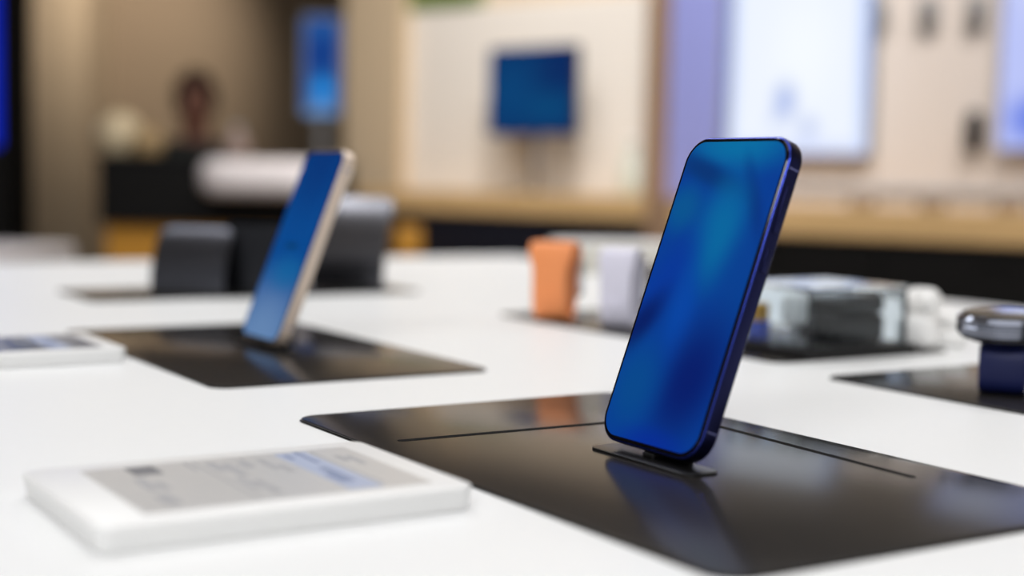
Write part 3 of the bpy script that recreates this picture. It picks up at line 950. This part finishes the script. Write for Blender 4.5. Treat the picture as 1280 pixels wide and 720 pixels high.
# clothing: its own surface a little outside the body
cl = ['pel', 'wst', 'chs', 'nkb', 'lsh', 'lel', 'lwr', 'rsh', 'rel', 'rwr']
V2 = [SK[n_][0] for n_ in cl]
R2 = [tuple(x + 0.014 for x in (SK[n_][1] if isinstance(SK[n_][1], tuple) else (SK[n_][1],) * 2)) for n_ in cl]
E2 = [(cl.index(p_), cl.index(q_)) for p_, q_ in ed if p_ in cl and q_ in cl]
skin('shirt', V2, E2, R2, M_SHIRT, per)
cl = ['pel', 'lhp', 'lkn', 'lan', 'rhp', 'rkn', 'ran']
V2 = [SK[n_][0] for n_ in cl]
R2 = [tuple(x + 0.016 for x in (SK[n_][1] if isinstance(SK[n_][1], tuple) else (SK[n_][1],) * 2)) for n_ in cl]
E2 = [(cl.index(p_), cl.index(q_)) for p_, q_ in ed if p_ in cl and q_ in cl]
skin('trousers', V2, E2, R2, M_TROUSER, per)
hr = bmesh.new()
bmesh.ops.create_icosphere(hr, subdivisions=3, radius=1)
for v in list(hr.verts):
    if v.co.y < -0.35 and v.co.z < 0.35:
        hr.verts.remove(v)
for v in hr.verts:
    v.co = Vector((v.co.x * 0.092, v.co.y * 0.108 - 0.015, v.co.z * 0.118 + hz + 0.730))
obj('hair', hr, M_HAIR, per)
for sx in (-1, 1):
    fm = bmesh.new()
    bmesh.ops.create_uvsphere(fm, u_segments=12, v_segments=8, radius=0.011, matrix=Matrix.Translation((sx * 0.030, -0.113, hz + 0.715)))
    obj('eye', fm, M_BLACKPL, per)
obj('nose', lathe([(0.012, 0), (0.009, 0.02), (0.004, 0.035), (0, 0.038)], 12, M=Matrix.Translation((0, -0.118, hz + 0.675)) @ Matrix.Rotation(-0.25, 4, 'X')), M_SKIN, per)
obj('mouth', slab(0.045, 0.010, 0.004, 0, 0.008, 0.002, 5, M=Matrix.Translation((0, -0.106, hz + 0.648)) @ RX), mat('lips', (140, 74, 66), 0.5), per)
st = thing('stool', 'round dark stool under the person behind the black desk', 'stool', (pc.x, PY, FLOOR))
obj('seat', lathe([(0.16, hz - 0.19), (0.18, hz - 0.17), (0.18, hz - 0.13), (0.15, hz - 0.115), (0, hz - 0.115)], 32), M_BLACKPL, st)
obj('pole', lathe([(0.025, 0.02), (0.025, hz - 0.18)], 16), M_STEEL, st)
obj('base', lathe([(0.2, 0), (0.2, 0.012), (0.03, 0.03)], 32), M_STEEL, st)

# tall blue sign on the far wall beside the tan post
SY = 6.6
g0, g1 = at(380, 80, SY), at(424, 80, SY)
gz0, gz1 = at(400, 142, SY).z, at(400, 22, SY).z
sg = thing('totem_sign', 'upright blue lit sign on a slim post left of the tan panel', 'sign', ((g0.x + g1.x) / 2, SY, FLOOR))
gw, gh = g1.x - g0.x, gz1 - gz0
GS = Matrix.Translation((0, 0, gz0 - FLOOR + gh / 2)) @ RX
obj('casing', slab(gw + 0.03, gh + 0.03, 0.02, -0.05, 0.0, 0.004, 6, M=GS), M_GREYPL, sg)
obj('screen', slab(gw, gh, 0.012, 0.0, 0.003, 0, 6, M=GS),
    screen_mat('sign_screen', (34, 82, 150), [(0.5, 0.62, 0.5, 0.36, 0, (0, 40, 120), 1.0), (0.55, 0.25, 0.5, 0.2, 0, (40, 150, 235), 1.0), (0.5, 0.0, 0.9, 0.2, 0, (120, 170, 225), 0.8)], 1.0), sg)
obj('post', box(-0.02, 0.02, 0.01, 0.04, 0.02, gz0 - FLOOR, 0.003), M_GREYPL, sg)
obj('foot', slab(0.3, 0.26, 0.03, 0.0, 0.02, 0.004), M_GREYPL, sg)

# blue screen cut off by the left edge
q0, q1 = at(-90, 90, 5.4), at(0, 90, 5.4)
qz0, qz1 = at(0, 183, 5.4).z, 1.5
ls = thing('standing_screen', 'dark standing screen with deep blue picture cut off by the left edge', 'screen', ((q0.x + q1.x) / 2, 5.4, FLOOR))
QS = Matrix.Translation((0, 0, (qz0 + qz1) / 2 - FLOOR)) @ RX
obj('casing', slab(q1.x - q0.x + 0.02, 2.44, 0.01, -0.05, 0.0, 0.004, 5, M=Matrix.Translation((0, 0, 1.22)) @ RX), M_CABINET, ls)
obj('screen', slab(q1.x - q0.x - 0.004, qz1 - qz0, 0.006, 0.0, 0.004, 0, 5, M=QS), screen_mat('blue_screen', (8, 40, 196), [(0.5, 0.2, 0.6, 0.4, 0, (20, 60, 220), 0.8)], 1.0), ls)

# neighbouring display table on the far left
M_TABLE2 = mat('grey_white_top', (196, 190, 188), 0.5, noise=0.01, scale=30)
NT = thing('display_table', 'lower white display table showing just past the far left edge of the big one', 'table', (-1.42, 2.68, FLOOR))
obj('table_top', slab(1.0, 0.70, 0.03, -FLOOR - 0.085, -FLOOR - 0.036, 0.004), M_TABLE2, NT)
obj('body', slab(0.88, 0.60, 0.03, 0.0, -FLOOR - 0.085), M_TABLE2, NT)

# small amber wooden stool before the navy counter
ap = at(509, 300, 4.0)
az = at(509, 283, 4.0).z
as_ = thing('wooden_stool', 'amber wooden stool seen past the table, left end of the navy counter', 'stool', (ap.x, 4.0, FLOOR), (0, 0, 0.3))
hh = az - FLOOR
obj('seat', slab(0.075, 0.075, 0.02, hh - 0.10, hh, 0.01), M_AMBER, as_)
for sx in (-1, 1):
    for sy in (-1, 1):
        obj('leg', box(sx * 0.026 - 0.01, sx * 0.026 + 0.01, sy * 0.026 - 0.01, sy * 0.026 + 0.01, 0, hh - 0.10, 0.002), M_AMBER, as_)
